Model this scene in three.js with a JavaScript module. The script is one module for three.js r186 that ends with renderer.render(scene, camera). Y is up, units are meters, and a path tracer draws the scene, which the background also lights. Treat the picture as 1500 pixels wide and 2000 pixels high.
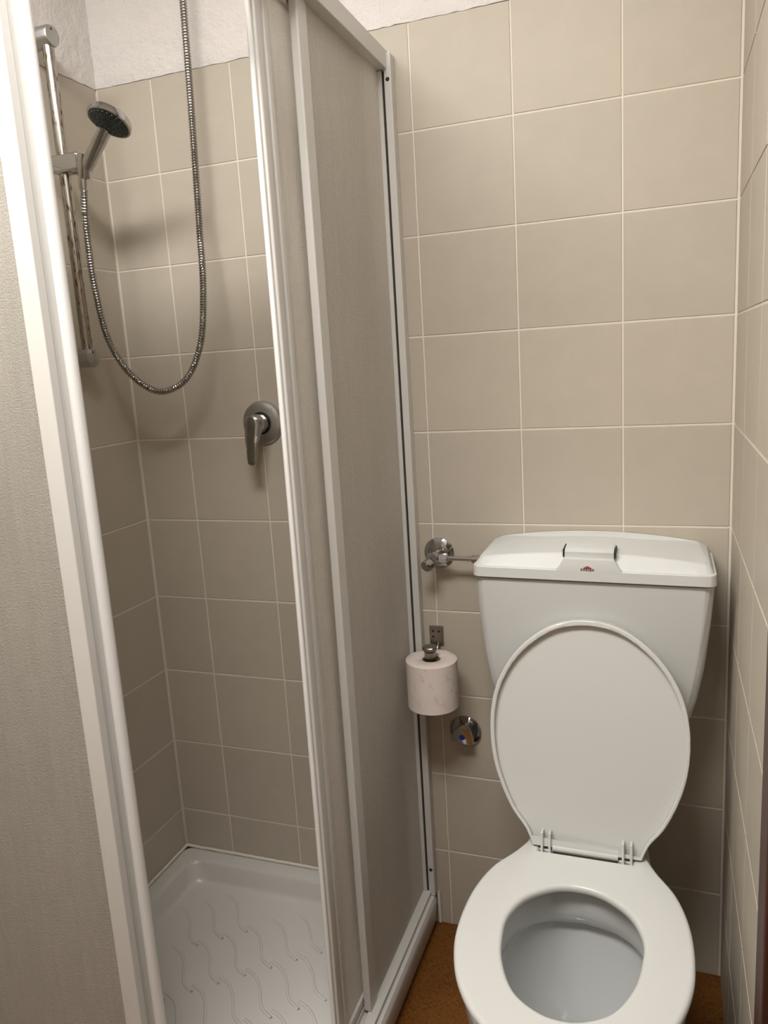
import * as THREE from 'three';
import { mergeGeometries, mergeVertices, toCreasedNormals } from 'three/addons/utils/BufferGeometryUtils.js';
import { RoundedBoxGeometry } from 'three/addons/geometries/RoundedBoxGeometry.js';
import { RectAreaLightUniformsLib } from 'three/addons/lights/RectAreaLightUniformsLib.js';
import { ImprovedNoise } from 'three/addons/math/ImprovedNoise.js';

// ------------------------------------------------------------------ camera, light, exposure
const scene = new THREE.Scene();
const camera = new THREE.PerspectiveCamera(2 * Math.atan(1000 / 1512.5) * 180 / Math.PI, 1500 / 2000, 0.05, 30);
camera.position.set(0.0769, 1.3532, 1.5940);
camera.quaternion.setFromRotationMatrix(new THREE.Matrix4().set(
  0.94046453, -0.0079405, 0.33979909, 0,
  -0.06038449, 0.97992039, 0.19002562, 0,
  -0.33448496, -0.19923095, 0.92110089, 0,
  0, 0, 0, 1));
scene.add(camera);
scene.background = new THREE.Color(0x000000);
const renderer = new THREE.WebGLRenderer({ antialias: true });
renderer.toneMapping = THREE.LinearToneMapping;
renderer.toneMappingExposure = 1.0;
renderer.shadowMap.enabled = true;

const LAMP = { at: [-0.53, 2.46, 1.28], length: 1.1, width: 0.36, height: 0.06, intensity: 28.5, color: new THREE.Color().setRGB(1.0, 0.98, 0.95) };
RectAreaLightUniformsLib.init();

// ------------------------------------------------------------------ helpers
let seed = 20240611;
const rnd = () => { seed = (seed * 1664525 + 1013904223) >>> 0; return seed / 4294967296; };
const noise = new ImprovedNoise();
const fbm = (x, y, z = 0.37, o = 4) => { let s = 0, a = 0.5; for (let i = 0; i < o; i++) { s += a * noise.noise(x, y, z + i * 7.1); x *= 2.03; y *= 2.03; a *= 0.5; } return s; };
const V = (x, y, z) => new THREE.Vector3(x, y, z);
const taken = {};
function numbered(n) { const k = taken[n] = (taken[n] ?? -1) + 1; return k ? n + '_' + String(k).padStart(3, '0') : n; }
function shade(o) { o.castShadow = true; o.receiveShadow = true; return o; }
function part(parent, name, geo, mat, label) {
  const m = shade(new THREE.Mesh(geo, mat)); m.name = name; if (label) m.userData.label = label; parent.add(m); return m;
}
function thing(name, label, category, at = [0, 0, 0]) {
  const g = new THREE.Group(); g.name = numbered(name); g.userData = { label, category }; g.position.set(...at); scene.add(g); return g;
}
function structure(name, label, category) {
  const g = new THREE.Group(); g.name = name; g.userData = { label, category, kind: 'structure' }; scene.add(g); return g;
}
const T = (g, x, y, z) => g.translate(x, y, z);
const soft = (g, a = 0.6) => toCreasedNormals(g, a);
// keep flat caps flat after smoothing (axis 0, 1 or 2)
function flatCaps(g, axis) {
  const p = g.attributes.position, n = g.attributes.normal, A = V(0, 0, 0), B = V(0, 0, 0), C = V(0, 0, 0);
  for (let i = 0; i < p.count; i += 3) {
    A.fromBufferAttribute(p, i); B.fromBufferAttribute(p, i + 1).sub(A); C.fromBufferAttribute(p, i + 2).sub(A); B.cross(C).normalize();
    if (Math.abs(B.getComponent(axis)) > 0.9995) for (let k = 0; k < 3; k++) n.setXYZ(i + k, B.x, B.y, B.z);
  }
  return g;
}
// texture coordinates in metres, from the side each face looks to
function uvMetres(g) {
  const q = g.index ? g.toNonIndexed() : g, p = q.attributes.position, uv = new Float32Array(p.count * 2), A = V(0, 0, 0), B = V(0, 0, 0), C = V(0, 0, 0);
  for (let i = 0; i < p.count; i += 3) {
    A.fromBufferAttribute(p, i); B.fromBufferAttribute(p, i + 1).sub(A); C.fromBufferAttribute(p, i + 2).sub(A); B.cross(C);
    const ax = Math.abs(B.x), ay = Math.abs(B.y), az = Math.abs(B.z), m = ax >= ay && ax >= az ? 0 : ay >= az ? 1 : 2;
    for (let k = 0; k < 3; k++) { const x = p.getX(i + k), y = p.getY(i + k), z = p.getZ(i + k); uv[2 * (i + k)] = m === 0 ? z : x; uv[2 * (i + k) + 1] = m === 1 ? z : y; }
  }
  q.setAttribute('uv', new THREE.BufferAttribute(uv, 2)); return q;
}
function box(x0, x1, y0, y1, z0, z1) { return T(new THREE.BoxGeometry(x1 - x0, y1 - y0, z1 - z0), (x0 + x1) / 2, (y0 + y1) / 2, (z0 + z1) / 2); }
function rbox(x0, x1, y0, y1, z0, z1, r = 0.002, s = 2) {
  return T(new RoundedBoxGeometry(x1 - x0, y1 - y0, z1 - z0, s, Math.min(r, (x1 - x0) / 2.01, (y1 - y0) / 2.01, (z1 - z0) / 2.01)), (x0 + x1) / 2, (y0 + y1) / 2, (z0 + z1) / 2);
}
function merge(list) { return mergeGeometries(list.map(g => { const n = g.index ? g.toNonIndexed() : g; for (const k of Object.keys(n.attributes)) if (!['position', 'normal', 'uv'].includes(k)) n.deleteAttribute(k); return n; })); }
// a lathe turned so that its axis runs from a to b; profile rows are [distance along the axis, radius]
function turned(a, b, prof, seg = 40, crease = 0.5) {
  const g = soft(new THREE.LatheGeometry(prof.map(([t, r]) => new THREE.Vector2(Math.max(r, 1e-5), t)), seg), crease);
  const d = b.clone().sub(a).normalize();
  g.applyQuaternion(new THREE.Quaternion().setFromUnitVectors(V(0, 1, 0), d)); return g.translate(a.x, a.y, a.z);
}
const rod = (a, b, r, seg = 24) => { const L = a.distanceTo(b); return turned(a, b, [[0, 0], [0, r], [L, r], [L, 0]], seg); };
// closed rings of equal length joined by strips
function loft(rings, capStart, capEnd, crease = 0.7) {
  const n = rings[0].length, pos = [], idx = [];
  for (const r of rings) for (const p of r) pos.push(p[0], p[1], p[2]);
  for (let k = 0; k + 1 < rings.length; k++) for (let i = 0; i < n; i++) {
    const a = k * n + i, b = k * n + (i + 1) % n, c = a + n, d = b + n; idx.push(a, c, b, b, c, d);
  }
  const cap = (k, flip) => {
    const c = [0, 0, 0]; for (const p of rings[k]) for (let j = 0; j < 3; j++) c[j] += p[j] / n;
    const m = pos.length / 3; pos.push(...c);
    for (let i = 0; i < n; i++) { const a = k * n + i, b = k * n + (i + 1) % n; flip ? idx.push(m, b, a) : idx.push(m, a, b); }
  };
  if (capStart) cap(0, false); if (capEnd) cap(rings.length - 1, true);
  const g = new THREE.BufferGeometry(); g.setAttribute('position', new THREE.Float32BufferAttribute(pos, 3)); g.setIndex(idx);
  const uv = []; for (let i = 0; i < pos.length / 3; i++) uv.push(pos[3 * i] + pos[3 * i + 1] * 0.37, pos[3 * i + 2] + pos[3 * i + 1] * 0.61);
  g.setAttribute('uv', new THREE.Float32BufferAttribute(uv, 2));
  g.computeVertexNormals(); return crease === null ? g : toCreasedNormals(g, crease);
}
// rounded rectangle ring in the xz plane
function rrect(x0, x1, z0, z1, r, y, per = 10) {
  const out = [], c = [[x1 - r, z1 - r, 0], [x0 + r, z1 - r, 1], [x0 + r, z0 + r, 2], [x1 - r, z0 + r, 3]];
  for (const [cx, cz, q] of c) for (let i = 0; i <= per; i++) { const a = (q + i / per) * Math.PI / 2; out.push([cx + r * Math.cos(a), y, cz + r * Math.sin(a)]); }
  return out;
}
function spline(pts, n, closed = false) { return new THREE.CatmullRomCurve3(pts.map(p => V(...p)), closed, 'centripetal').getPoints(n); }

// ------------------------------------------------------------------ computed textures
function dataTex(w, h, fn, srgb) {
  const d = new Uint8Array(w * h * 4);
  for (let y = 0; y < h; y++) for (let x = 0; x < w; x++) { const c = fn(x, y); const k = 4 * (y * w + x); d[k] = c[0]; d[k + 1] = c[1]; d[k + 2] = c[2]; d[k + 3] = 255; }
  const t = new THREE.DataTexture(d, w, h); t.wrapS = t.wrapT = THREE.RepeatWrapping; t.magFilter = THREE.LinearFilter; t.minFilter = THREE.LinearFilter;
  if (srgb) t.colorSpace = THREE.SRGBColorSpace; t.needsUpdate = true; return t;
}
const cl = v => Math.max(0, Math.min(255, v));
const tileTex = dataTex(512, 512, (x, y) => {                        // a faint woven grain and soft clouds in the glaze
  const g = 6 * fbm(x / 90, y / 90) + 2.2 * Math.sin(x * 1.31) * noise.noise(x / 40, y / 9, 2) + 2.2 * Math.sin(y * 1.17) * noise.noise(x / 9, y / 40, 5) + 3 * (rnd() - 0.5);
  return [cl(246 + g), cl(246 + g), cl(245 + g)];
}, true);
tileTex.repeat.set(4, 4);
const plasterBump = dataTex(512, 512, (x, y) => { const v = cl(128 + 150 * fbm(x / 26, y / 26, 1.3, 5) + 60 * fbm(x / 7, y / 7, 9)); return [v, v, v]; });
const plasterTex = dataTex(512, 512, (x, y) => {                     // white paint with small mildew specks
  const s = noise.noise(x / 5.5, y / 5.5, 3.3) + 0.5 * noise.noise(x / 2.4, y / 2.4, 8.1), m = noise.noise(x / 80, y / 80, 4.4);
  const k = s > 0.62 - 0.35 * Math.max(0, m) ? 30 * (s - 0.4) : 0, g = 5 * fbm(x / 60, y / 60);
  return [cl(244 + g - k), cl(242 + g - k), cl(240 + g - k * 0.9)];
}, true);
const floorTex = dataTex(1024, 1024, (x, y) => {                     // speckled ochre marble-chip floor
  const a = noise.noise(x / 9, y / 9, 0.7), b = noise.noise(x / 4.2, y / 4.2, 5.7), c = noise.noise(x / 16, y / 16, 11.2), d = fbm(x / 200, y / 200);
  let r = 132 + 24 * d, g = 82 + 18 * d, bl = 20 + 9 * d;
  if (a > 0.28) { r = 148; g = 98; bl = 32; } if (c < -0.38) { r = 108; g = 58; bl = 14; } if (b > 0.52) { r = 190; g = 150; bl = 84; } if (b < -0.56) { r = 62; g = 34; bl = 12; }
  const n = 14 * (rnd() - 0.5); return [cl(r + n), cl(g + n), cl(bl + n)];
}, true);
const panelBump = dataTex(256, 256, (x, y) => { const v = cl(128 + 220 * noise.noise(x / 4, y / 4, 1.1) + 90 * noise.noise(x / 11, y / 11, 6)); return [v, v, v]; });
const panelTex = dataTex(512, 512, (x, y) => {                       // lime specks dried on the plastic sheet
  const m = noise.noise(x / 60, y / 60, 2.2), s = noise.noise(x / 2.6, y / 2.6, 4.1), k = s > 0.45 - 0.3 * Math.max(0, m) ? 16 : 0, st = 6 * noise.noise(x / 10, y / 220, 7);
  return [cl(232 + k + st), cl(230 + k + st), cl(226 + k + st)];
}, true);
const woodTex = dataTex(256, 1024, (x, y) => { const v = fbm(x / 7 + 2 * noise.noise(x / 60, y / 200, 3), y / 170, 2.7); return [cl(74 + 46 * v), cl(44 + 32 * v), cl(31 + 24 * v)]; }, true);
const rustTex = dataTex(256, 1024, (x, y) => {                       // spots of rust and lime eaten into old chrome
  const v = fbm(x / 22, y / 34, 4.2) + 0.25 * noise.noise(x / 3, y / 3, 1); const k = Math.max(0, Math.min(1, (v - 0.12) * 5));
  return [cl(214 - 90 * k), cl(211 - 120 * k), cl(204 - 140 * k)];
}, true);
const paperTex = (() => {
  const w = 1024, h = 256, c = document.createElement('canvas'); c.width = w; c.height = h; const g = c.getContext('2d');
  g.fillStyle = '#f3e6de'; g.fillRect(0, 0, w, h); g.strokeStyle = 'rgba(206,172,158,0.6)'; g.lineWidth = 2;
  for (let k = 0; k < 44; k++) {                                     // printed sprigs
    const x = (k * 157 + (k % 3) * 40) % w, y = 30 + (k * 83) % 200, s = 9 + (k % 4) * 4, a0 = k * 1.7;
    for (let p = 0; p < 5; p++) { const a = a0 + p * 1.256; g.beginPath(); g.moveTo(x, y); g.quadraticCurveTo(x + s * Math.cos(a + 0.5), y + s * Math.sin(a + 0.5), x + s * 1.25 * Math.cos(a), y + s * 1.25 * Math.sin(a)); g.stroke(); }
    g.beginPath(); g.moveTo(x, y); g.quadraticCurveTo(x + s, y + s * 1.5, x + 2.1 * s, y + s * 1.2); g.stroke();
  }
  const t = new THREE.CanvasTexture(c); t.colorSpace = THREE.SRGBColorSpace; t.wrapS = t.wrapT = THREE.RepeatWrapping; return t;
})();
const logoTex = (() => {
  const c = document.createElement('canvas'); c.width = 512; c.height = 192; const g = c.getContext('2d');
  g.clearRect(0, 0, 512, 192);
  g.fillStyle = '#131314'; g.font = 'bold 104px sans-serif'; g.textAlign = 'center'; g.textBaseline = 'alphabetic'; g.fillText('KARIBA', 256, 172, 500);
  g.fillStyle = '#a01626'; g.beginPath(); g.moveTo(140, 108); g.quadraticCurveTo(158, 56, 204, 52); g.quadraticCurveTo(256, 12, 312, 52); g.quadraticCurveTo(350, 56, 376, 108); g.closePath(); g.fill();
  g.fillStyle = '#e9d9d6'; for (const x of [205, 256, 307]) { g.beginPath(); g.ellipse(x, 74, 11, 7, 0, 0, 7); g.fill(); }
  const t = new THREE.CanvasTexture(c); t.colorSpace = THREE.SRGBColorSpace; return t;
})();

// ------------------------------------------------------------------ materials
const std = o => new THREE.MeshStandardMaterial(o), phy = o => new THREE.MeshPhysicalMaterial(o);
const rgb = (r, g, b) => new THREE.Color().setRGB(r, g, b);
const M = {
  tiles: [rgb(0.506, 0.452, 0.374), rgb(0.518, 0.463, 0.383), rgb(0.495, 0.443, 0.368)].map(c => phy({ color: c, map: tileTex, roughness: 0.5, specularIntensity: 0.6 })),
  grout: std({ color: rgb(0.69, 0.63, 0.535), roughness: 0.9 }),
  plaster: std({ color: rgb(0.735, 0.71, 0.69), map: plasterTex, bumpMap: plasterBump, bumpScale: 0.004, roughness: 0.95 }),
  beige: std({ color: rgb(0.30, 0.25, 0.19), roughness: 0.8 }),
  floor: std({ color: rgb(0.62, 0.58, 0.55), map: floorTex, roughness: 0.45 }),
  wood: std({ color: rgb(0.9, 0.9, 0.9), map: woodTex, roughness: 0.5 }),
  white: phy({ color: rgb(0.80, 0.79, 0.75), roughness: 0.3, clearcoat: 0.3, clearcoatRoughness: 0.2 }),
  seat: phy({ color: rgb(0.60, 0.60, 0.575), roughness: 0.28 }),
  ceramic: phy({ color: rgb(0.52, 0.528, 0.522), roughness: 0.12, clearcoat: 0.5, clearcoatRoughness: 0.05 }),
  tankPlastic: phy({ color: rgb(0.56, 0.565, 0.545), roughness: 0.48 }),
  tray: phy({ color: rgb(0.59, 0.577, 0.55), roughness: 0.3 }),
  frame: phy({ color: rgb(0.60, 0.588, 0.555), roughness: 0.38 }),
  seal: phy({ color: rgb(0.68, 0.67, 0.65), roughness: 0.25 }),
  gap: std({ color: rgb(0.03, 0.027, 0.022), roughness: 0.8 }),
  panel: phy({ color: rgb(0.95, 0.935, 0.91), map: panelTex, bumpMap: panelBump, bumpScale: 0.0006, roughness: 0.8, transmission: 0.78, thickness: 0, side: THREE.DoubleSide }),
  chrome: std({ color: rgb(0.50, 0.495, 0.485), metalness: 1, roughness: 0.11 }),
  oldChrome: std({ color: rgb(0.66, 0.65, 0.64), map: rustTex, metalness: 1, roughness: 0.2 }),
  hose: std({ color: rgb(0.38, 0.365, 0.34), metalness: 1, roughness: 0.22 }),
  satin: std({ color: rgb(0.50, 0.50, 0.49), metalness: 1, roughness: 0.38 }),
  brass: std({ color: rgb(0.30, 0.275, 0.235), metalness: 1, roughness: 0.3 }),
  nozzleFace: std({ color: rgb(0.018, 0.03, 0.028), roughness: 0.35 }),
  nozzle: std({ color: rgb(0.05, 0.085, 0.08), roughness: 0.5 }),
  black: std({ color: rgb(0.012, 0.012, 0.012), roughness: 0.6 }),
  blue: std({ color: rgb(0.01, 0.03, 0.35), roughness: 0.4 }),
  paper: std({ color: rgb(0.82, 0.82, 0.82), map: paperTex, roughness: 1 }),
  paperEnd: std({ color: rgb(0.66, 0.575, 0.525), roughness: 1 }),
  card: std({ color: rgb(0.32, 0.25, 0.18), roughness: 1 }),
  silicone: std({ color: rgb(0.70, 0.66, 0.58), roughness: 0.7 }),
  logo: std({ map: logoTex, roughness: 0.35, transparent: true, alphaTest: 0.4 }),
  globe: std({ color: rgb(0.9, 0.9, 0.88), emissive: rgb(1, 0.98, 0.95), emissiveIntensity: 8, roughness: 0.4 }),
};
{ const p = M.panel; p.map.repeat.set(2.5, 2.5); p.bumpMap.repeat.set(7, 7); M.wood.map.repeat.set(4, 1); }


// ------------------------------------------------------------------ room
const XL = -1.146, XR = 0.2, ZB = 0, ZF = 2.3, TOP = 2.0, CEIL = 2.54, TS = 0.2, JOINT = 0.003;
const tileGeos = {};
function tileGeo(w, h) {                                             // chamfered slab, front at z = 0
  const key = w.toFixed(4) + 'x' + h.toFixed(4); if (tileGeos[key]) return tileGeos[key];
  const a = w / 2, b = h / 2, c = 0.0011, P = [], U = [], I = [];
  const ring = (ix, z) => { for (const [x, y] of [[-a + ix, -b + ix], [a - ix, -b + ix], [a - ix, b - ix], [-a + ix, b - ix]]) { P.push(x, y, z); U.push(x, y); } };
  ring(0, -0.008); ring(0, -c); ring(c, 0);
  for (let k = 0; k < 2; k++) for (let i = 0; i < 4; i++) { const p = 4 * k + i, q = 4 * k + (i + 1) % 4; I.push(p, q, q + 4, p, q + 4, p + 4); }
  I.push(8, 9, 10, 8, 10, 11);
  const g = new THREE.BufferGeometry(); g.setAttribute('position', new THREE.Float32BufferAttribute(P, 3)); g.setAttribute('uv', new THREE.Float32BufferAttribute(U, 2)); g.setIndex(I);
  return tileGeos[key] = toCreasedNormals(g, 0.2);
}
// joints: [edges along the wall]; place(mesh, along, y)
function tileWall(parent, edges, place, from = 0) {
  for (let i = 0; i + 1 < edges.length; i++) for (let j = from; j < 10; j++) {
    const w = edges[i + 1] - edges[i] - JOINT, h = TS - JOINT;
    const m = part(parent, 'tile', tileGeo(w, h), M.tiles[Math.floor(rnd() * 3)]);
    place(m, (edges[i] + edges[i + 1]) / 2, (j + 0.5) * TS);
    m.rotateZ((rnd() - 0.5) * 0.0016); m.rotateX((rnd() - 0.5) * 0.003); m.rotateY((rnd() - 0.5) * 0.003);
  }
}
// rough plaster field: local x along the wall, y up, bulging towards +z, ragged lower edge
function plasterField(x0, x1, y0, y1, sd) {
  const nx = Math.round((x1 - x0) / 0.012), ny = Math.round((y1 - y0) / 0.012), P = [], U = [], I = [];
  for (let j = 0; j <= ny; j++) for (let i = 0; i <= nx; i++) {
    const x = x0 + (x1 - x0) * i / nx; let y = y0 + (y1 - y0) * j / ny;
    if (j === 0) y += 0.004 * fbm(x * 40, sd, 3) + 0.003 * fbm(x * 120, sd, 8) - 0.0015;
    const z = 0.0032 + 0.004 * fbm(x * 9, y * 9, sd) + 0.0022 * fbm(x * 45, y * 45, sd + 3);
    P.push(x, y, j === 0 ? Math.max(0.0004, z * 0.4) : Math.max(0.0006, z)); U.push(x * 2.2, y * 2.2);
  }
  for (let j = 0; j < ny; j++) for (let i = 0; i < nx; i++) { const a = j * (nx + 1) + i, b = a + 1, c = a + nx + 1, d = c + 1; I.push(a, b, d, a, d, c); }
  const g = new THREE.BufferGeometry(); g.setAttribute('position', new THREE.Float32BufferAttribute(P, 3)); g.setAttribute('uv', new THREE.Float32BufferAttribute(U, 2)); g.setIndex(I); g.computeVertexNormals(); return g;
}
const W = 0.1;
{ // back wall
  const w = structure('wall_back', 'beige tiled wall behind the toilet and shower with white plaster above', 'wall');
  part(w, 'grout_bed', box(XL - W, XR + W, -0.05, TOP, -W, -0.0012), M.grout, 'pale cream grout between the tiles');
  part(w, 'masonry', box(XL - W, XR + W, TOP, CEIL, -W, -0.0004), M.plaster);
  part(w, 'plaster', plasterField(XL, XR, TOP, CEIL, 1.7), M.plaster, 'rough white plaster');
  tileWall(w, [XL + 0.002, -1.0, -0.8, -0.6, -0.4, -0.2, 0, XR - 0.0025], (m, u, y) => m.position.set(u, y, 0));
}
{ // left wall
  const w = structure('wall_left', 'beige tiled side wall inside the shower with plaster above', 'wall');
  part(w, 'grout_bed', box(XL - W, XL - 0.0012, -0.05, TOP, 0, ZF), M.grout, 'pale cream grout between the tiles');
  part(w, 'masonry', box(XL - W, XL - 0.0004, TOP, CEIL, 0, ZF), M.plaster);
  const p = part(w, 'plaster', plasterField(-ZF, 0, TOP, CEIL, 5.2), M.plaster, 'rough white plaster'); p.rotation.y = Math.PI / 2; p.position.x = XL;
  const e = [0.002]; for (let z = 0.2; z < ZF - 0.05; z += 0.2) e.push(z); e.push(ZF);
  tileWall(w, e, (m, u, y) => { m.position.set(XL, y, u); m.rotation.y = Math.PI / 2; });
}
const DOOR0 = 0.6, DOOR1 = 1.5;
{ // right wall: a tiled return, then the doorway, then plain wall above and beyond
  const w = structure('wall_right', 'narrow beige tiled return wall beside the toilet', 'wall');
  part(w, 'grout_bed', merge([box(XR + 0.0012, XR + W, -0.05, TOP, 0, DOOR0), box(XR + 0.0012, XR + W, -0.05, TOP, DOOR1, ZF)]), M.grout, 'pale cream grout between the tiles');
  part(w, 'masonry', merge([box(XR + 0.0004, XR + W, TOP, CEIL, 0, ZF)]), M.plaster);
  const p = part(w, 'plaster', plasterField(0, ZF, TOP, CEIL, 8.8), M.plaster, 'rough white plaster'); p.rotation.y = -Math.PI / 2; p.position.x = XR;
  const put = (m, u, y) => { m.position.set(XR, y, u); m.rotation.y = -Math.PI / 2; };
  tileWall(w, [0.0025, 0.2, 0.4, DOOR0], put); tileWall(w, [DOOR1, 1.7, 1.9, 2.1, ZF], put);
}
{
  const w = structure('wall_front', 'plain plastered wall behind the viewer', 'wall');
  part(w, 'plaster', box(XL - W, XR + W, -0.05, CEIL, ZF, ZF + W), M.beige);
}
{
  const d = structure('door_1', 'dark brown wooden door and frame beside the tiled return wall', 'door');
  part(d, 'door_frame', merge([rbox(XR - 0.004, XR + W, 0, 2.0, DOOR0 + 0.003, DOOR0 + 0.07, 0.004), rbox(XR - 0.004, XR + W, 0, 2.0, DOOR1 - 0.07, DOOR1 - 0.003, 0.004), rbox(XR - 0.004, XR + W, 1.93, 2.0, DOOR0 + 0.07, DOOR1 - 0.07, 0.004)]), M.wood);
  const leaf = part(d, 'door_leaf', rbox(XR + 0.03, XR + 0.07, 0.006, 1.928, DOOR0 + 0.073, DOOR1 - 0.073, 0.002), M.wood);
  part(leaf, 'handle', merge([rod(V(XR + 0.03, 1.02, 1.36), V(XR - 0.02, 1.02, 1.36), 0.009), rod(V(XR - 0.02, 1.02, 1.37), V(XR - 0.02, 1.02, 1.25), 0.008)]), M.satin);
}
{
  const f = structure('floor', 'speckled ochre brown marble-chip floor', 'floor');
  const g = box(XL - W, XR + W, -0.06, 0, -W, ZF + W); const uv = g.attributes.uv, p = g.attributes.position; for (let i = 0; i < uv.count; i++) uv.setXY(i, p.getX(i) * 2.2, p.getZ(i) * 2.2);
  part(f, 'floor_slab', g, M.floor);
  const c = structure('ceiling', 'white plastered ceiling', 'ceiling'); part(c, 'ceiling_slab', box(XL - W, XR + W, CEIL, CEIL + 0.1, -W, ZF + W), M.plaster);
}
{ // ceiling lamp: a long opal batten across the room
  const [x, y, z] = LAMP.at, { length: l, width: w, height: h } = LAMP;
  const o = thing('ceiling_lamp', 'long white batten lamp with opal diffuser on the ceiling', 'lamp', [x, CEIL, z]);
  part(o, 'housing', rbox(-l / 2 - 0.02, l / 2 + 0.02, y + h / 2 - CEIL, 0, -w / 2 - 0.005, w / 2 + 0.005, 0.004), M.white);
  part(o, 'diffuser', rbox(-l / 2, l / 2, y - h / 2 - CEIL, y + h / 2 - CEIL, -w / 2, w / 2, 0.012, 3), M.globe, 'glowing opal diffuser');
  const p = new THREE.RectAreaLight(LAMP.color, LAMP.intensity, l, w); p.position.set(0, y - h / 2 - CEIL - 0.004, 0); p.rotation.x = -Math.PI / 2; p.name = 'lamp_light'; o.add(p);
}

// ------------------------------------------------------------------ shower tray
const TX1 = -0.43, TZ1 = 0.72, RIM = 0.088;
{
  const t = thing('shower_tray', 'white square shower tray with raised rim and wavy anti-slip ridges', 'shower tray', [XL, 0, 0]);
  const x0 = 0.001, x1 = TX1 - XL, z0 = 0.001, z1 = TZ1;
  const R = (ins, r, y) => rrect(x0 + ins, x1 - ins, z0 + ins, z1 - ins, r, y, 10);
  part(t, 'tray_body', loft([
    R(0.012, 0.02, 0), R(0.012, 0.02, 0.008), R(0.004, 0.022, 0.02), R(0, 0.022, 0.07), R(0.0015, 0.022, 0.081), R(0.005, 0.022, 0.0865), R(0.011, 0.022, RIM), R(0.04, 0.03, RIM), R(0.044, 0.033, 0.0872), R(0.047, 0.035, 0.0845), R(0.049, 0.037, 0.08), R(0.058, 0.043, 0.05), R(0.061, 0.046, 0.042), R(0.066, 0.05, 0.0372), R(0.074, 0.055, 0.035), R(0.2, 0.06, 0.0335),
  ], true, true, 0.6), M.tray);
  // S-shaped ridges in a slanted lattice
  const S = spline([[0, 0, 0], [0.03, 0, 0.013], [0.058, 0, 0.042], [0.086, 0, 0.086], [0.118, 0, 0.104]], 14);
  const curve = new THREE.CatmullRomCurve3(S); const ridge = new THREE.TubeGeometry(curve, 16, 0.0036, 6, false); ridge.scale(1, 0.8, 1);
  for (let m = -9; m < 9; m++) for (let n = -12; n < 14; n++) {
    const x = -0.862 - XL + 0.11 * m + 0.046 * n, z = 0.177 + 0.086 * m - 0.036 * n;
    if (x < 0.066 || x + 0.118 > x1 - 0.07 || z < 0.072 || z + 0.104 > z1 - 0.07) continue;
    const r = part(t, 'anti_slip_ridge', ridge, M.tray); r.position.set(x, 0.0342, z);
  }
  // sealant along the two walls
  const bead = (a, b, sd) => { const pts = []; for (let i = 0; i <= 60; i++) { const p = a.clone().lerp(b, i / 60); p.y += 0.0025 * fbm(i * 0.35, sd, 2); pts.push(p); } return new THREE.TubeGeometry(new THREE.CatmullRomCurve3(pts), 120, 0.0042, 7, false); };
  part(t, 'sealant', merge([bead(V(0.004, RIM + 0.003, 0.004), V(x1 - 0.02, RIM + 0.002, 0.004), 1), bead(V(0.004, RIM + 0.003, 0.004), V(0.004, RIM + 0.002, 0.7), 6), bead(V(x1 + 0.002, 0.004, 0.004), V(x1 + 0.001, RIM, 0.004), 9)]), M.silicone, 'ragged bead of pale sealant');
}

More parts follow.
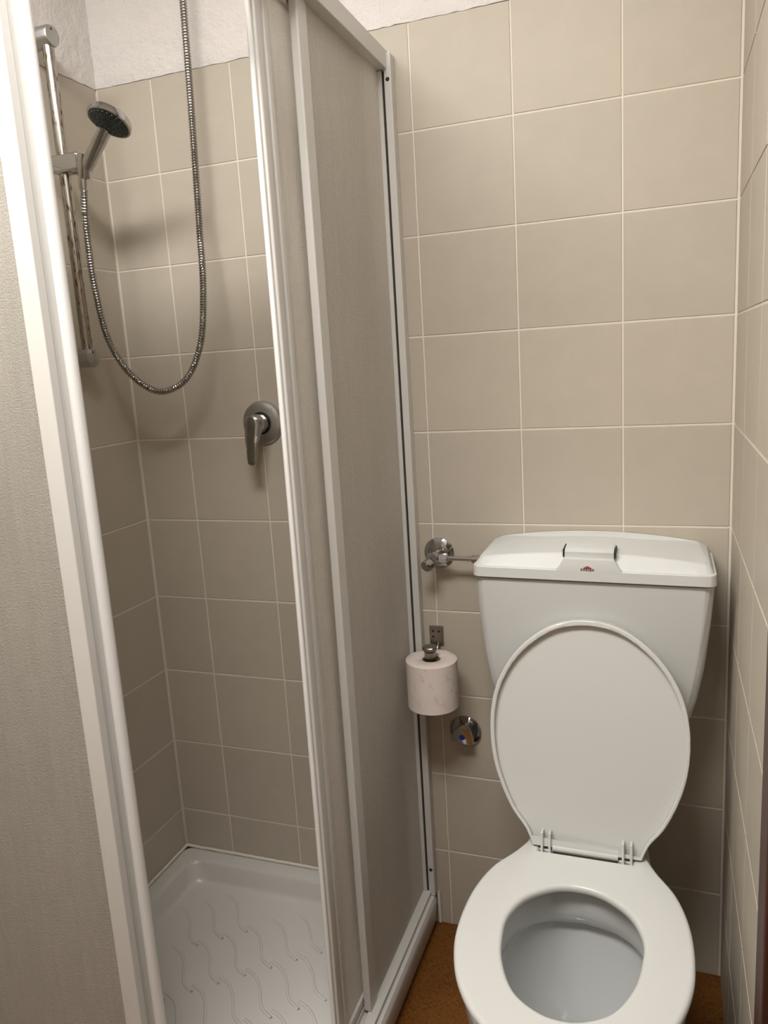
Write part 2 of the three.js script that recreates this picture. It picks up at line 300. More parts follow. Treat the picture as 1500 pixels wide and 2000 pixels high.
// ------------------------------------------------------------------ shower enclosure
{
  const e = thing('shower_enclosure', 'white framed corner shower enclosure with frosted plastic sliding panels', 'shower enclosure', [TX1, RIM, TZ1]);
  const L = g => T(g, -TX1, -RIM, -TZ1), H = 1.95;
  const P = (name, list, mat, label, parent = e) => part(parent, name, uvMetres(L(Array.isArray(list) ? merge(list) : list)), mat, label);
  // right side, standing along z at x = -0.45
  P('wall_profile', [rbox(-0.447, -0.432, RIM + 0.0005, 1.944, 0.0005, 0.024, 0.0015), rbox(-0.458, -0.44, RIM + 0.0005, 1.914, 0.0005, 0.012, 0.001)], M.frame);
  P('gasket', rbox(-0.4515, -0.4475, RIM + 0.002, 1.912, 0.011, 0.0205, 0.001), M.gap, 'dark rubber strip');
  for (const y of [0.158, 1.896]) P('screw', turned(V(-0.4395, y, 0.0238), V(-0.4395, y, 1), [[0, 0], [0, 0.0042], [0.0012, 0.0036], [0.0012, 0]], 14), M.black, 'dark screw head');
  P('top_rail', [rbox(-0.492, -0.44, 1.915, H, 0.014, 0.693, 0.002)], M.frame);
  P('bottom_rail', [rbox(-0.464, -0.442, RIM + 0.0005, 0.099, 0.02, 0.69, 0.0015), rbox(-0.477, -0.473, RIM + 0.0005, 0.102, 0.02, 0.69, 0.001), rbox(-0.494, -0.490, RIM + 0.0005, 0.102, 0.02, 0.69, 0.001), box(-0.494, -0.46, RIM + 0.0005, 0.091, 0.02, 0.69)], M.frame);
  const fixedR = P('fixed_panel', rbox(-0.4625, -0.4605, 0.1, 1.92, 0.022, 0.38, 0.0005, 1), M.panel, 'frosted plastic sheet');
  P('stile', [rbox(-0.472, -0.457, 0.099, 1.914, 0.358, 0.394, 0.003)], M.frame, undefined, fixedR);
  P('stile', [rbox(-0.466, -0.452, 0.1, 1.914, 0.014, 0.024, 0.001)], M.frame, undefined, fixedR);
  const doorR = P('sliding_door', rbox(-0.4815, -0.4795, 0.115, 1.91, 0.12, 0.47, 0.0005, 1), M.panel, 'frosted plastic sheet');
  P('stile', [rbox(-0.487, -0.474, 0.112, 1.912, 0.461, 0.475, 0.003), rbox(-0.484, -0.477, 0.112, 1.912, 0.472, 0.495, 0.002), rbox(-0.489, -0.472, 0.112, 1.912, 0.489, 0.507, 0.004, 3)], M.frame, undefined, doorR);
  P('stile', [rbox(-0.487, -0.474, 0.112, 1.912, 0.105, 0.135, 0.003)], M.frame, undefined, doorR);
  P('seal', [rbox(-0.4845, -0.4765, 0.112, 1.912, 0.506, 0.513, 0.003, 3)], M.seal, 'white magnetic closing strip', doorR);
  P('door_edge', rbox(-0.487, -0.474, 0.108, 0.125, 0.12, 0.49, 0.002), M.frame, undefined, doorR);
  P('door_edge', rbox(-0.487, -0.474, 1.9, 1.914, 0.12, 0.49, 0.002), M.frame, undefined, doorR);
  // front side, standing along x at z = 0.68
  P('wall_profile', [rbox(XL + 0.0005, XL + 0.03, RIM + 0.0005, 1.944, 0.668, 0.695, 0.002)], M.frame);
  P('top_rail', [rbox(XL + 0.014, -0.4925, 1.915, H, 0.65, 0.693, 0.002)], M.frame);
  P('bottom_rail', [rbox(XL + 0.02, -0.4945, RIM + 0.0005, 0.099, 0.67, 0.692, 0.0015), box(XL + 0.02, -0.4945, RIM + 0.0005, 0.091, 0.64, 0.675), rbox(XL + 0.02, -0.4945, RIM + 0.0005, 0.102, 0.656, 0.66, 0.001), rbox(XL + 0.02, -0.4945, RIM + 0.0005, 0.102, 0.64, 0.644, 0.001)], M.frame);
  const fixedF = P('fixed_panel', rbox(XL + 0.022, -0.775, 0.1, 1.92, 0.683, 0.685, 0.0005, 1), M.panel, 'frosted plastic sheet');
  P('stile', [rbox(-0.785, -0.752, 0.099, 1.914, 0.676, 0.693, 0.002)], M.frame, undefined, fixedF);
  const doorF = P('sliding_door', rbox(-1.12, -0.78, 0.115, 1.91, 0.661, 0.663, 0.0005, 1), M.panel, 'frosted plastic sheet');
  P('stile', [rbox(-0.79, -0.762, 0.112, 1.912, 0.655, 0.669, 0.002), rbox(-0.766, -0.757, 0.112, 1.912, 0.655, 0.671, 0.002), rbox(-0.76, -0.745, 0.112, 1.912, 0.657, 0.665, 0.001)], M.frame, undefined, doorF);
  P('seal', [turned(V(-0.737, 0.112, 0.663), V(-0.737, 2, 0.663), [[0, 0], [0, 0.0098], [1.8, 0.0098], [1.8, 0]], 20)], M.seal, 'rounded white closing strip', doorF);
  P('stile', [rbox(-1.125, -1.105, 0.112, 1.912, 0.656, 0.668, 0.002)], M.frame, undefined, doorF);
}

// ------------------------------------------------------------------ shower rail, hand shower, hose, mixer
const BX = -1.09, BZ = 0.205;
{
  const r = thing('shower_rail', 'chrome shower riser rail on the left tiled wall, spotted with rust', 'shower rail', [XL, 1.4, BZ]);
  const L = g => T(g, -XL, -1.4, -BZ);
  part(r, 'bar', L((() => { const g = new THREE.CylinderGeometry(0.0115, 0.0115, 0.62, 28, 1, true); const uv = g.attributes.uv; return T(g, BX, 1.715, BZ); })()), M.oldChrome, 'rust-spotted chrome bar');
  for (const y of [2.03, 1.4]) {
    const b = part(r, 'bracket', L(turned(V(XL + 0.0005, y, BZ), V(0, y, BZ), [[0, 0], [0, 0.0205], [0.066, 0.0205], [0.07, 0.019], [0.0715, 0.016], [0.0715, 0]], 36)), M.satin);
    part(b, 'screw_hole', L(turned(V(XL + 0.0716, y + 0.011, BZ + 0.004), V(0, y + 0.011, BZ + 0.004), [[0, 0], [0, 0.0028], [0.0006, 0.0024], [0.0006, 0]], 12)), M.black);
  }
  const s = part(r, 'slider', L((() => {
    const g = merge([rbox(BX - 0.02, BX + 0.05, 1.771, 1.807, BZ - 0.0175, BZ + 0.0175, 0.006, 4), rbox(BX + 0.02, BX + 0.068, 1.766, 1.799, BZ - 0.0165, BZ + 0.0165, 0.012, 5)]); return g;
  })()), M.chrome, 'chrome sliding holder');
  part(s, 'socket', L(turned(V(-1.04, 1.757, BZ + 0.001), V(-1.028, 1.8, BZ + 0.004), [[0, 0], [0, 0.0135], [0.034, 0.0175], [0.045, 0.0178], [0.045, 0.014], [0.02, 0.011], [0.02, 0]], 28)), M.chrome);
}
const HB = V(-1.034, 1.774, BZ + 0.002), HC = V(-0.924, 1.832, 0.262), HN = V(-0.222, -0.863, 0.443).normalize();
{
  const h = thing('hand_shower', 'chrome hand shower with dark nozzle face resting in the rail holder', 'hand shower', [HB.x, HB.y, HB.z]);
  const L = g => T(g, -HB.x, -HB.y, -HB.z);
  const toB = HB.clone().sub(HC), ed = toB.clone().addScaledVector(HN, -toB.dot(HN)).normalize();
  const end = HC.clone().addScaledVector(HN, -0.013).addScaledVector(ed, 0.03), dir = end.clone().sub(HB), len = dir.length();
  part(h, 'handle', L(turned(HB, end, [[-0.012, 0], [-0.012, 0.0095], [0.005, 0.0125], [0.02, 0.0142], [len - 0.02, 0.0145], [len + 0.004, 0.013], [len + 0.012, 0.006], [len + 0.012, 0]], 30)), M.chrome);
  const back = HC.clone().addScaledVector(HN, -0.024);
  const hd = part(h, 'head', L(turned(back, HC, [[0, 0], [0.0005, 0.018], [0.004, 0.031], [0.011, 0.0395], [0.018, 0.0425], [0.0235, 0.043], [0.025, 0.042], [0.025, 0.039], [0.023, 0.039], [0.023, 0]], 48)), M.chrome);
  part(hd, 'nozzle_face', L(turned(HC.clone().addScaledVector(HN, -0.004), HC.clone(), [[0, 0], [0, 0.039], [0.0045, 0.039], [0.0058, 0.036], [0.0062, 0]], 44)), M.nozzleFace, 'dark green-black nozzle face');
  const up = Math.abs(HN.y) < 0.9 ? V(0, 1, 0) : V(1, 0, 0), a = up.clone().cross(HN).normalize(), b = HN.clone().cross(a), list = [];
  for (const [rr, n] of [[0, 1], [0.009, 6], [0.018, 12], [0.027, 18], [0.0345, 24]]) for (let k = 0; k < n; k++) {
    const t = k / n * 2 * Math.PI, p = HC.clone().addScaledVector(HN, 0.0015).addScaledVector(a, rr * Math.cos(t)).addScaledVector(b, rr * Math.sin(t));
    list.push(turned(p, p.clone().add(HN), [[0, 0.0016], [0.0022, 0.0012], [0.0022, 0]], 7));
  }
  const nz = part(hd, 'nozzles', L(merge(list)), M.nozzle); nz.userData.kind = 'stuff';
}
{ // metal hose, ribbed
  const pts = [[-1.0435, 1.752, 0.2065], [-1.0475, 1.722, 0.206], [-1.053, 1.689, 0.203], [-1.0615, 1.6, 0.195], [-1.063, 1.547, 0.19], [-1.054, 1.429, 0.175], [-1.016, 1.355, 0.16], [-0.966, 1.319, 0.14], [-0.914, 1.338, 0.12], [-0.879, 1.407, 0.1], [-0.868, 1.526, 0.08], [-0.874, 1.656, 0.06], [-0.874, 1.814, 0.05], [-0.872, 1.969, 0.045], [-0.868, 2.116, 0.045], [-0.866, 2.2, 0.045]];
  const h = thing('shower_hose', 'ribbed chrome shower hose hanging in a loop before the tiled wall', 'shower hose', pts[0]);
  const c = new THREE.CatmullRomCurve3(pts.map(p => V(p[0] - pts[0][0], p[1] - pts[0][1], p[2] - pts[0][2])), false, 'centripetal');
  const len = c.getLength(), pitch = 0.0056, n = Math.round(len / pitch) * 5, seg = 14, rings = [];
  const fr = c.computeFrenetFrames(n, false);
  for (let i = 0; i <= n; i++) { const p = c.getPointAt(i / n), r = [0.0058, 0.0074, 0.0079, 0.0074, 0.0058][i % 5]; const ring = []; for (let k = 0; k < seg; k++) { const t = -k / seg * 2 * Math.PI; ring.push(p.clone().addScaledVector(fr.normals[i], r * Math.cos(t)).addScaledVector(fr.binormals[i], r * Math.sin(t)).toArray()); } rings.push(ring); }
  part(h, 'ribbed_tube', loft(rings, true, true, 0.62), M.hose);
  part(h, 'end_nut', T(turned(V(0, 0.012, 0), V(-0.004, -0.03, -0.0005), [[0, 0], [0, 0.0098], [0.02, 0.0098], [0.03, 0.0082], [0.03, 0]], 24), 0, 0, 0), M.chrome);
  const o = thing('shower_outlet', 'chrome wall elbow feeding the shower hose high on the plaster', 'pipe fitting', [-0.866, 2.2, 0]);
  part(o, 'wall_plate', turned(V(0, 0.03, 0.004), V(0, 0.03, 1), [[0, 0], [0, 0.03], [0.006, 0.028], [0.01, 0.014], [0.045, 0.012], [0.045, 0]], 32), M.chrome);
  part(o, 'elbow', turned(V(0, 0.042, 0.045), V(0, -1, 0.045), [[0, 0], [0.002, 0.012], [0.02, 0.013], [0.045, 0.011], [0.045, 0]], 28), M.chrome);
}
{ // single-lever mixer
  const C = V(-0.7935, 1.2325, 0);
  const m = thing('shower_mixer', 'round chrome single-lever shower mixer on the tiled wall', 'tap', C.toArray());
  const z = V(0, 0, 1);
  part(m, 'wall_plate', turned(V(0, 0, 0.0004), z, [[0, 0], [0, 0.0505], [0.004, 0.0505], [0.0085, 0.047], [0.011, 0.040], [0.0125, 0.030], [0.0125, 0]], 56, 0.35), M.satin, 'brushed chrome rosette');
  part(m, 'gasket', turned(V(0, 0, 0.0115), z, [[0, 0.026], [0.003, 0.026], [0.003, 0]], 36), M.black, 'black ring');
  part(m, 'sleeve', turned(V(0, 0, 0.013), z, [[0, 0], [0, 0.0225], [0.022, 0.0225], [0.0235, 0.0215], [0.0235, 0]], 40), M.chrome);
  // teardrop lever hanging down from a domed cap
  const rings = [], N = 28, st = [[0.0195, 0.002, 0.052], [0.018, 0.012, 0.05], [0.011, 0.0195, 0.05], [0.0, 0.0222, 0.050], [-0.016, 0.0212, 0.052], [-0.034, 0.0175, 0.056], [-0.052, 0.0142, 0.060], [-0.072, 0.0122, 0.064], [-0.084, 0.0105, 0.0655], [-0.09, 0.0065, 0.066], [-0.0915, 0.001, 0.066]];
  for (const [y, w, zc] of st) { const th = y > -0.02 ? 0.013 : y > -0.05 ? 0.0085 : 0.0052, r = []; for (let k = 0; k < N; k++) { const a = k / N * 2 * Math.PI; r.push([w * Math.cos(a), y, zc - (y > -0.02 ? 0.006 : 0) + th * Math.min(1, w / 0.01) * Math.sin(a)]); } rings.push(r); }
  const lv = part(m, 'lever', loft(rings, true, true, 1.3), M.chrome); lv.position.x = -0.002; 
  part(m, 'cap', turned(V(0, 0, 0.034), z, [[0, 0], [0, 0.0222], [0.008, 0.0222], [0.016, 0.018], [0.02, 0.009], [0.021, 0]], 36, 1), M.chrome);
}

// ------------------------------------------------------------------ valves
{
  const v = thing('angle_valve', 'chrome angle valve with round rosette and short pipe into the cistern', 'valve', [-0.387, 0.935, 0]);
  part(v, 'rosette', turned(V(0, 0, 0.0004), V(0, 0, 1), [[0, 0], [0, 0.0335], [0.003, 0.0335], [0.008, 0.027], [0.011, 0.017], [0.012, 0]], 44), M.chrome);
  const b = part(v, 'valve_body', merge([rod(V(0, 0, 0.006), V(0, 0, 0.045), 0.0105), turned(V(0.016, -0.002, 0.04), V(-1, -0.002, 0.04), [[0, 0], [0, 0.0085], [0.012, 0.0095], [0.03, 0.0095], [0.03, 0]], 24), turned(V(0, 0, 0.034), V(0, 0, 1), [[0, 0], [0, 0.0122], [0.012, 0.0122], [0.018, 0.009], [0.018, 0]], 26)]), M.chrome);
  part(b, 'knob', turned(V(-0.004, -0.006, 0.04), V(-0.016, -0.02, 0.068), [[0, 0], [0, 0.007], [0.012, 0.007], [0.0125, 0.0125], [0.026, 0.013], [0.029, 0.011], [0.0295, 0]], 26), M.chrome);
  part(v, 'nut', turned(V(0.012, -0.002, 0.04), V(1, -0.002, 0.04), [[0, 0], [0, 0.0105], [0.016, 0.0105], [0.018, 0.008], [0.018, 0]], 6, 0.3), M.chrome);
  part(v, 'supply_pipe', rod(V(0.02, -0.002, 0.04), V(0.122, -0.003, 0.04), 0.005), M.chrome);
  part(v, 'inlet_nut', turned(V(0.072, -0.0025, 0.04), V(1, -0.0025, 0.04), [[0, 0], [0, 0.0062], [0.01, 0.0062], [0.011, 0.009], [0.028, 0.009], [0.03, 0.008], [0.045, 0.008], [0.045, 0]], 20), M.chrome);
}
{
  const v = thing('stop_valve', 'round chrome stop valve with triangular handle and blue dot below the paper roll', 'valve', [-0.345, 0.516, 0]);
  part(v, 'rosette', turned(V(0, 0, 0.0004), V(0, 0, 1), [[0, 0], [0, 0.0365], [0.004, 0.0365], [0.010, 0.031], [0.015, 0.0225], [0.018, 0.0185], [0.022, 0.018], [0.022, 0]], 48), M.chrome);
  const s = new THREE.Shape(); const R = 0.0275, k = 0.95;
  for (let i = 0; i < 3; i++) { const a = Math.PI / 2 - 0.2 + i * 2 * Math.PI / 3 , b = a + Math.PI / 3; const p = [R * Math.cos(a), R * Math.sin(a)], q = [R * k * Math.cos(b), R * k * Math.sin(b)], n = a + 2 * Math.PI / 3; if (i === 0) s.moveTo(...p); s.quadraticCurveTo(q[0] * 1.0, q[1] * 1.0, R * Math.cos(n), R * Math.sin(n)); }
  const h = part(v, 'handle', T(soft(new THREE.ExtrudeGeometry(s, { depth: 0.008, bevelEnabled: true, bevelSize: 0.004, bevelThickness: 0.004, bevelSegments: 3, bevelOffset: -0.002, curveSegments: 14 }), 0.5), 0, 0.001, 0.019), M.chrome, 'three-cornered chrome handle');
  part(h, 'cold_mark', turned(V(-0.001, -0.002, 0.0308), V(-0.001, -0.002, 1), [[0, 0], [0, 0.0068], [0.0012, 0.006], [0.0016, 0]], 24), M.blue, 'blue dot');
}

// ------------------------------------------------------------------ toilet paper
const RX = -0.392, RZ = 0.085;
{
  const h = thing('paper_holder', 'tarnished metal toilet paper holder screwed to the wall', 'paper holder', [-0.402, 0.744, 0]);
  part(h, 'wall_plate', rbox(-0.0155, 0.0155, -0.021, 0.021, 0.0004, 0.006, 0.001), M.brass, 'worn rectangular plate');
  for (const [x, y] of [[-0.007, 0.009], [0.006, 0.009], [-0.007, -0.004]]) part(h, 'screw', turned(V(x, y, 0.006), V(x, y, 1), [[0, 0], [0, 0.0028], [0.001, 0.0022], [0.001, 0]], 10), M.black);
  const arm = spline([[0.004, -0.018, 0.004], [0.004, -0.03, 0.016], [0.006, -0.06, 0.021], [0.006, -0.13, 0.0215], [0.008, -0.144, 0.032], [0.01, -0.147, 0.06], [0.01, -0.142, 0.08], [0.01, -0.12, RZ], [0.009, -0.02, RZ]], 60).map(p => p);
  part(h, 'arm', new THREE.TubeGeometry(new THREE.CatmullRomCurve3(arm), 90, 0.0042, 10, false), M.brass);
  part(h, 'end_cap', turned(V(0.007, -0.045, RZ - 0.003), V(0.006, 1, RZ - 0.003), [[0, 0], [0, 0.0125], [0.036, 0.0125], [0.04, 0.0155], [0.046, 0.0158], [0.0475, 0.0145], [0.0475, 0]], 32), M.brass);
}
{
  const r = thing('toilet_roll', 'pale pink toilet paper roll printed with faint sprigs', 'toilet paper', [RX, 0.613, RZ]);
  const Ro = 0.0555, Ri = 0.0205, H = 0.108;
  const outer = new THREE.CylinderGeometry(Ro, Ro, H - 0.004, 56, 1, true); { const uv = outer.attributes.uv; for (let i = 0; i < uv.count; i++) uv.setXY(i, uv.getX(i) * 1.0, uv.getY(i) * 0.9); }
  part(r, 'paper', T(outer, 0, H / 2, 0), M.paper, 'printed paper');
  const ends = []; for (const [y, s] of [[H, 1], [0, -1]]) ends.push(soft(new THREE.LatheGeometry([[Ro, y - s * 0.002], [Ro - 0.001, y - s * 0.0006], [Ro - 0.0035, y], [Ro - 0.016, y - s * 0.0004], [Ri + 0.002, y], [Ri, y - s * 0.002]].map(p => new THREE.Vector2(...p)), 56), 1));
  part(r, 'wound_end', merge(ends), M.paperEnd);
  part(r, 'core', soft(new THREE.LatheGeometry([[Ri, 0.002], [Ri, H - 0.002], [Ri - 0.0015, H - 0.002], [Ri - 0.0015, 0.002], [Ri, 0.002]].map(p => new THREE.Vector2(...p)), 40), 0.5), M.card, 'cardboard core');
}

// ------------------------------------------------------------------ cistern
const CX = -0.0565;
{
  const c = thing('cistern', 'white plastic wall-mounted toilet cistern with arched lid and push button', 'cistern', [CX, 0.62, 0]);
  c.rotation.z = -0.012;
  const Y0 = 0.62, D = 0.176;
  // body: half width by height
  const st = [[0.596, 0.128, 0.118], [0.598, 0.138, 0.128], [0.606, 0.148, 0.137], [0.63, 0.164, 0.146], [0.667, 0.1845, 0.154], [0.71, 0.1945, 0.16], [0.77, 0.204, 0.166], [0.86, 0.2125, 0.171], [0.93, 0.2165, D - 0.002]];
  part(c, 'tank', loft(st.map(([y, w, d]) => rrect(-w, w, 0.002, d, 0.022, y - Y0, 8)), true, true, 0.9), M.tankPlastic);
  // lid: two tiers
  // subdivide long edges so that the arch bends
  const dense = ring => { const o = []; for (let i = 0; i < ring.length; i++) { const a = ring[i], b = ring[(i + 1) % ring.length], n = i === 8 || i === 26 ? 24 : 1; for (let k = 0; k < n; k++) o.push(a.map((v, j) => v + (b[j] - v) * k / n)); } return o; };
  const dl = (w, z1, r, y, arch) => dense(rrect(-w, w, 0.002, z1, r, y - Y0, 8)).map(([x, yy, z]) => [x, yy + arch * (1 - (x / w) ** 2), z]);
  const lid = part(c, 'cistern_lid', loft([
    dl(0.2155, D - 0.001, 0.016, 0.9335, 0), dl(0.2188, D + 0.004, 0.017, 0.9335, 0), dl(0.2192, D + 0.0045, 0.017, 0.9345, 0), dl(0.2185, D + 0.0034, 0.017, 0.9525, 0), dl(0.218, D + 0.0026, 0.0165, 0.954, 0), dl(0.217, D + 0.0012, 0.016, 0.9546, 0),
    dl(0.2145, D - 0.0022, 0.015, 0.9546, 0.0), dl(0.2088, D - 0.0155, 0.012, 0.9665, 0.0105), dl(0.2078, D - 0.0172, 0.0115, 0.968, 0.0122), dl(0.206, D - 0.0198, 0.011, 0.969, 0.0135), dl(0.194, 0.05, 0.008, 0.9735, 0.0155),
  ], true, true, 0.3), M.tankPlastic);
  // raised middle plate that carries the badge
  const s = new THREE.Shape(); s.moveTo(-0.06, 0.94); s.lineTo(0.06, 0.94); s.lineTo(0.059, 0.956); s.lineTo(0.0555, 0.9585); s.lineTo(0.0445, 0.9755); s.lineTo(-0.0445, 0.9755); s.lineTo(-0.0555, 0.9585); s.lineTo(-0.059, 0.956); s.closePath();
  const plate = T(soft(new THREE.ExtrudeGeometry(s, { depth: 0.02, bevelEnabled: true, bevelSize: 0.0012, bevelThickness: 0.0012, bevelSegments: 2, bevelOffset: -0.0012 }), 0.4), 0, -Y0, D - 0.0178);
  part(lid, 'badge_plate', plate, M.tankPlastic);
  for (const x of [-0.0464, 0.0464]) part(lid, 'button_gap', rbox(x - 0.001, x + 0.001, 0.9765 - Y0, 0.9908 - Y0, 0.125, D - 0.0055, 0.0004), M.gap, 'dark gap beside the button');
  const bs = new THREE.Shape(); bs.moveTo(0, 0.974); bs.lineTo(0.0, 0.986); bs.lineTo(-0.010, 0.9905); bs.lineTo(-0.044, 0.9925); bs.lineTo(-0.044, 0.974); bs.closePath();
  const bg = new THREE.ExtrudeGeometry(bs, { depth: 0.086, bevelEnabled: true, bevelSize: 0.0012, bevelThickness: 0.0012, bevelSegments: 2 }); bg.rotateY(-Math.PI / 2); 
  part(c, 'push_button', T(soft(bg, 0.4), 0.043, -Y0, D - 0.007), M.tankPlastic, 'wide white push button');
  const lg = part(lid, 'badge', new THREE.PlaneGeometry(0.034, 0.0128), M.logo, 'small red and black printed badge'); lg.position.set(-0.002, 0.9585 - Y0, D + 0.0037);
}

// ------------------------------------------------------------------ toilet
{
  const t = thing('toilet', 'white toilet with seat down and oval lid raised against the cistern', 'toilet', [-0.058, 0, 0.36]);
  const SY = 0.42, Z0 = 0.36;
  const half = [[0.107, 0.223], [0.128, 0.268], [0.160, 0.322], [0.180, 0.39], [0.1865, 0.468], [0.181, 0.535], [0.157, 0.607], [0.115, 0.665], [0.06, 0.70], [0, 0.71]];
  const holeHalf = [[0, 0.346], [0.03, 0.3505], [0.056, 0.364], [0.088, 0.395], [0.1085, 0.447], [0.1085, 0.497], [0.098, 0.55], [0.069, 0.605], [0.029, 0.631], [0, 0.636]];
  const smooth = (pts, n) => new THREE.CatmullRomCurve3(pts.map(p => V(p[0], p[1], 0)), false, 'centripetal').getPoints(n);
  const mirror = pts => [...pts.map(p => [p.x, p.y]), ...pts.slice(0, -1).reverse().map(p => [-p.x, p.y])];
  // seat: outline in x and -z, extruded upwards
  const oc = mirror(smooth([...half], 60));
  const s = new THREE.Shape();
  const nb = 0.257, nx = 0.0835;
  s.moveTo(oc[0][0], -oc[0][1]); for (const p of oc.slice(1)) s.lineTo(p[0], -p[1]);
  s.lineTo(-0.0985, -0.2215); s.lineTo(-nx, -0.2215); s.lineTo(-nx, -nb); s.lineTo(nx, -nb); s.lineTo(nx, -0.2215); s.lineTo(0.0985, -0.2215); s.closePath();
  const hc = smooth([[-0.03, 0.3505], ...holeHalf, [-0.029, 0.631]], 100).filter(p => p.x >= 0);
  const hp = new THREE.Path(), hl = [...hc.map(p => [p.x, p.y]), ...hc.slice(1, -1).reverse().map(p => [-p.x, p.y])].reverse();
  hp.moveTo(hl[0][0], -hl[0][1]); for (const p of hl.slice(1)) hp.lineTo(p[0], -p[1]); hp.closePath(); s.holes.push(hp);
  const sg = new THREE.ExtrudeGeometry(s, { depth: 0.002, bevelEnabled: true, bevelSize: 0.0075, bevelThickness: 0.0072, bevelSegments: 6, bevelOffset: -0.0075 }); sg.rotateX(-Math.PI / 2);
  sg.deleteAttribute('uv'); sg.deleteAttribute('normal'); const sw = mergeVertices(sg, 1e-6); sw.computeVertexNormals();
  part(t, 'seat', T(flatCaps(sw.toNonIndexed(), 1), 0, SY - 0.0092, -Z0), M.seat, 'white plastic seat ring');
  // lid leaning back, underside to the room
  const lh = [[0.1, 0.0], [0.113, 0.03], [0.137, 0.062], [0.158, 0.105], [0.174, 0.155], [0.181, 0.21], [0.179, 0.262], [0.168, 0.31], [0.141, 0.362], [0.104, 0.402], [0.056, 0.432], [0.0, 0.442]];
  const lc = mirror(smooth([...lh, [-0.056, 0.432]], 80).filter(p => p.x >= -1e-6));
  const shp = (pts) => { const q = new THREE.Shape(); q.moveTo(...pts[0]); for (const p of pts.slice(1)) q.lineTo(...p); q.closePath(); return q; };
  const inset = lc.map(([x, y]) => [x * 0.955, 0.205 + (y - 0.205) * (y < 0.205 ? 0.984 : 0.957)]);
  const lid = part(t, 'lid', flatCaps(soft(new THREE.ExtrudeGeometry(shp(lc), { depth: 0.002, bevelEnabled: true, bevelSize: 0.003, bevelThickness: 0.003, bevelSegments: 3, bevelOffset: -0.003 }), 0.7), 2), M.seat, 'white plastic lid seen from its underside');
  const rimS = shp(lc); const hole2 = new THREE.Path(); hole2.moveTo(...inset[0]); for (const p of inset.slice(1)) hole2.lineTo(...p); hole2.closePath(); rimS.holes.push(hole2);
  part(lid, 'lid_rim', T(soft(new THREE.ExtrudeGeometry(rimS, { depth: 0.010, bevelEnabled: true, bevelSize: 0.0025, bevelThickness: 0.003, bevelSegments: 3, bevelOffset: -0.0025 }), 0.7), 0, 0, 0.003), M.seat);
  lid.position.set(0.002, 0.4225, 0.236 - Z0); lid.rotation.x = -0.132;
  // hinge: lugs, pin and pads
  for (const x of [-0.0815, -0.067, 0.067, 0.0815]) part(lid, 'hinge_lug', rbox(x - 0.0024, x + 0.0024, -0.012, 0.030, 0.004, 0.022, 0.002), M.seat);
  part(t, 'hinge_pin', T(rod(V(-0.06, 0, 0), V(0.06, 0, 0), 0.0085), 0, 0.4225, 0.2455 - Z0), M.seat);
  for (const x of [-0.074, 0.074]) part(t, 'hinge_block', rbox(x - 0.0145, x + 0.0145, 0.392, 0.417, 0.226 - Z0, 0.25 - Z0, 0.003), M.seat);
  // bowl: outside shell, rim, inside
  const N = 72;
  const polar = (pts, cz) => { const full = mirror(smooth(pts, 120)).map(([x, z]) => [x, z - cz]); full.push(...[]); const ang = full.map(([x, z]) => [Math.atan2(x, z), Math.hypot(x, z)]); return a => { let best = null; for (let i = 0; i < full.length; i++) { const p = full[i], q = full[(i + 1) % full.length], dx = Math.sin(a), dz = Math.cos(a), det = (q[0] - p[0]) * dz - (q[1] - p[1]) * dx; if (Math.abs(det) < 1e-12) continue; const u = (p[1] * dx - p[0] * dz) / det, tt = Math.abs(dx) > Math.abs(dz) ? (p[0] + u * (q[0] - p[0])) / dx : (p[1] + u * (q[1] - p[1])) / dz; if (u >= -1e-6 && u <= 1 + 1e-6 && tt > 0 && (best === null || tt > best)) best = tt; } return best ?? 0.1; }; };
  const cz = 0.47;
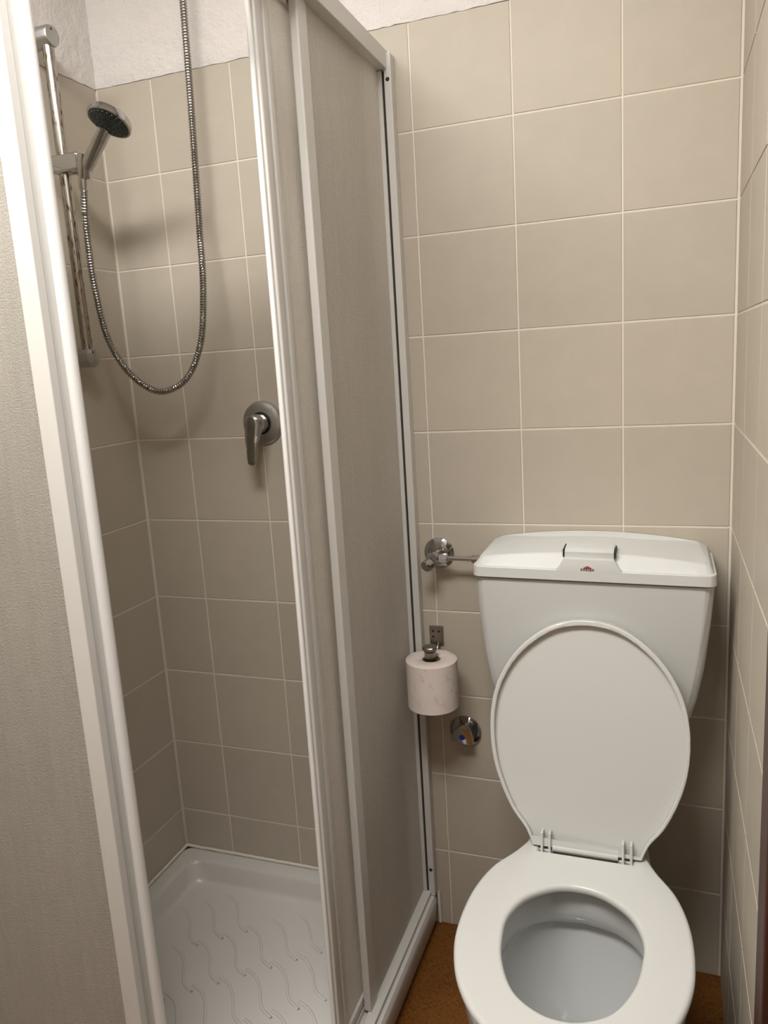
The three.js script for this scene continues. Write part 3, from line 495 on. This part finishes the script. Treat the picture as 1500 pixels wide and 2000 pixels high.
  const rimHalf = [[0, 0.155], [0.1, 0.155], [0.113, 0.165], [0.116, 0.20], [0.126, 0.262], [0.154, 0.325], [0.171, 0.39], [0.1775, 0.468], [0.172, 0.535], [0.148, 0.602], [0.108, 0.657], [0.057, 0.69], [0, 0.7]];
  const rimR = polar(rimHalf, cz), holeR = polar([[0, 0.326], [0.06, 0.338], [0.1, 0.372], [0.121, 0.435], [0.122, 0.505], [0.109, 0.565], [0.075, 0.62], [0.032, 0.648], [0, 0.653]], cz);
  const baseR = polar([[0, 0.13], [0.085, 0.13], [0.1, 0.15], [0.1, 0.3], [0.105, 0.42], [0.095, 0.52], [0.05, 0.57], [0, 0.575]], cz);
  const ring = (f, k, y, dz = 0) => { const o = []; for (let i = 0; i < N; i++) { const a = -i / N * 2 * Math.PI, r = f(a) * k; o.push([r * Math.sin(a), y, cz - Z0 + r * Math.cos(a) + dz]); } return o; };
  const mix = (f, g, w) => a => f(a) * (1 - w) + g(a) * w;
  part(t, 'bowl', loft([
    ring(baseR, 1.0, 0.0), ring(baseR, 1.01, 0.012), ring(baseR, 0.99, 0.03), ring(mix(baseR, rimR, 0.08), 1, 0.1), ring(mix(baseR, rimR, 0.3), 1, 0.18), ring(mix(baseR, rimR, 0.62), 1, 0.25), ring(mix(baseR, rimR, 0.88), 1, 0.31), ring(rimR, 0.985, 0.35), ring(rimR, 1, 0.375), ring(rimR, 1.0, 0.392), ring(rimR, 0.99, 0.4), ring(rimR, 0.965, 0.4035),
    ring(holeR, 1.06, 0.4035), ring(holeR, 1.01, 0.4), ring(holeR, 0.99, 0.392), ring(holeR, 0.985, 0.352), ring(holeR, 1.0, 0.333), ring(holeR, 1.03, 0.328), ring(holeR, 1.085, 0.331), ring(holeR, 1.10, 0.326),
    ring(holeR, 1.075, 0.305), ring(holeR, 1.0, 0.27), ring(holeR, 0.86, 0.225, -0.006), ring(holeR, 0.66, 0.185, -0.015), ring(holeR, 0.48, 0.155, -0.025), ring(holeR, 0.4, 0.12, -0.03), ring(holeR, 0.36, 0.09, -0.03),
  ], true, true, 1.0), M.ceramic, 'glazed ceramic bowl');
}
renderer.render(scene, camera);
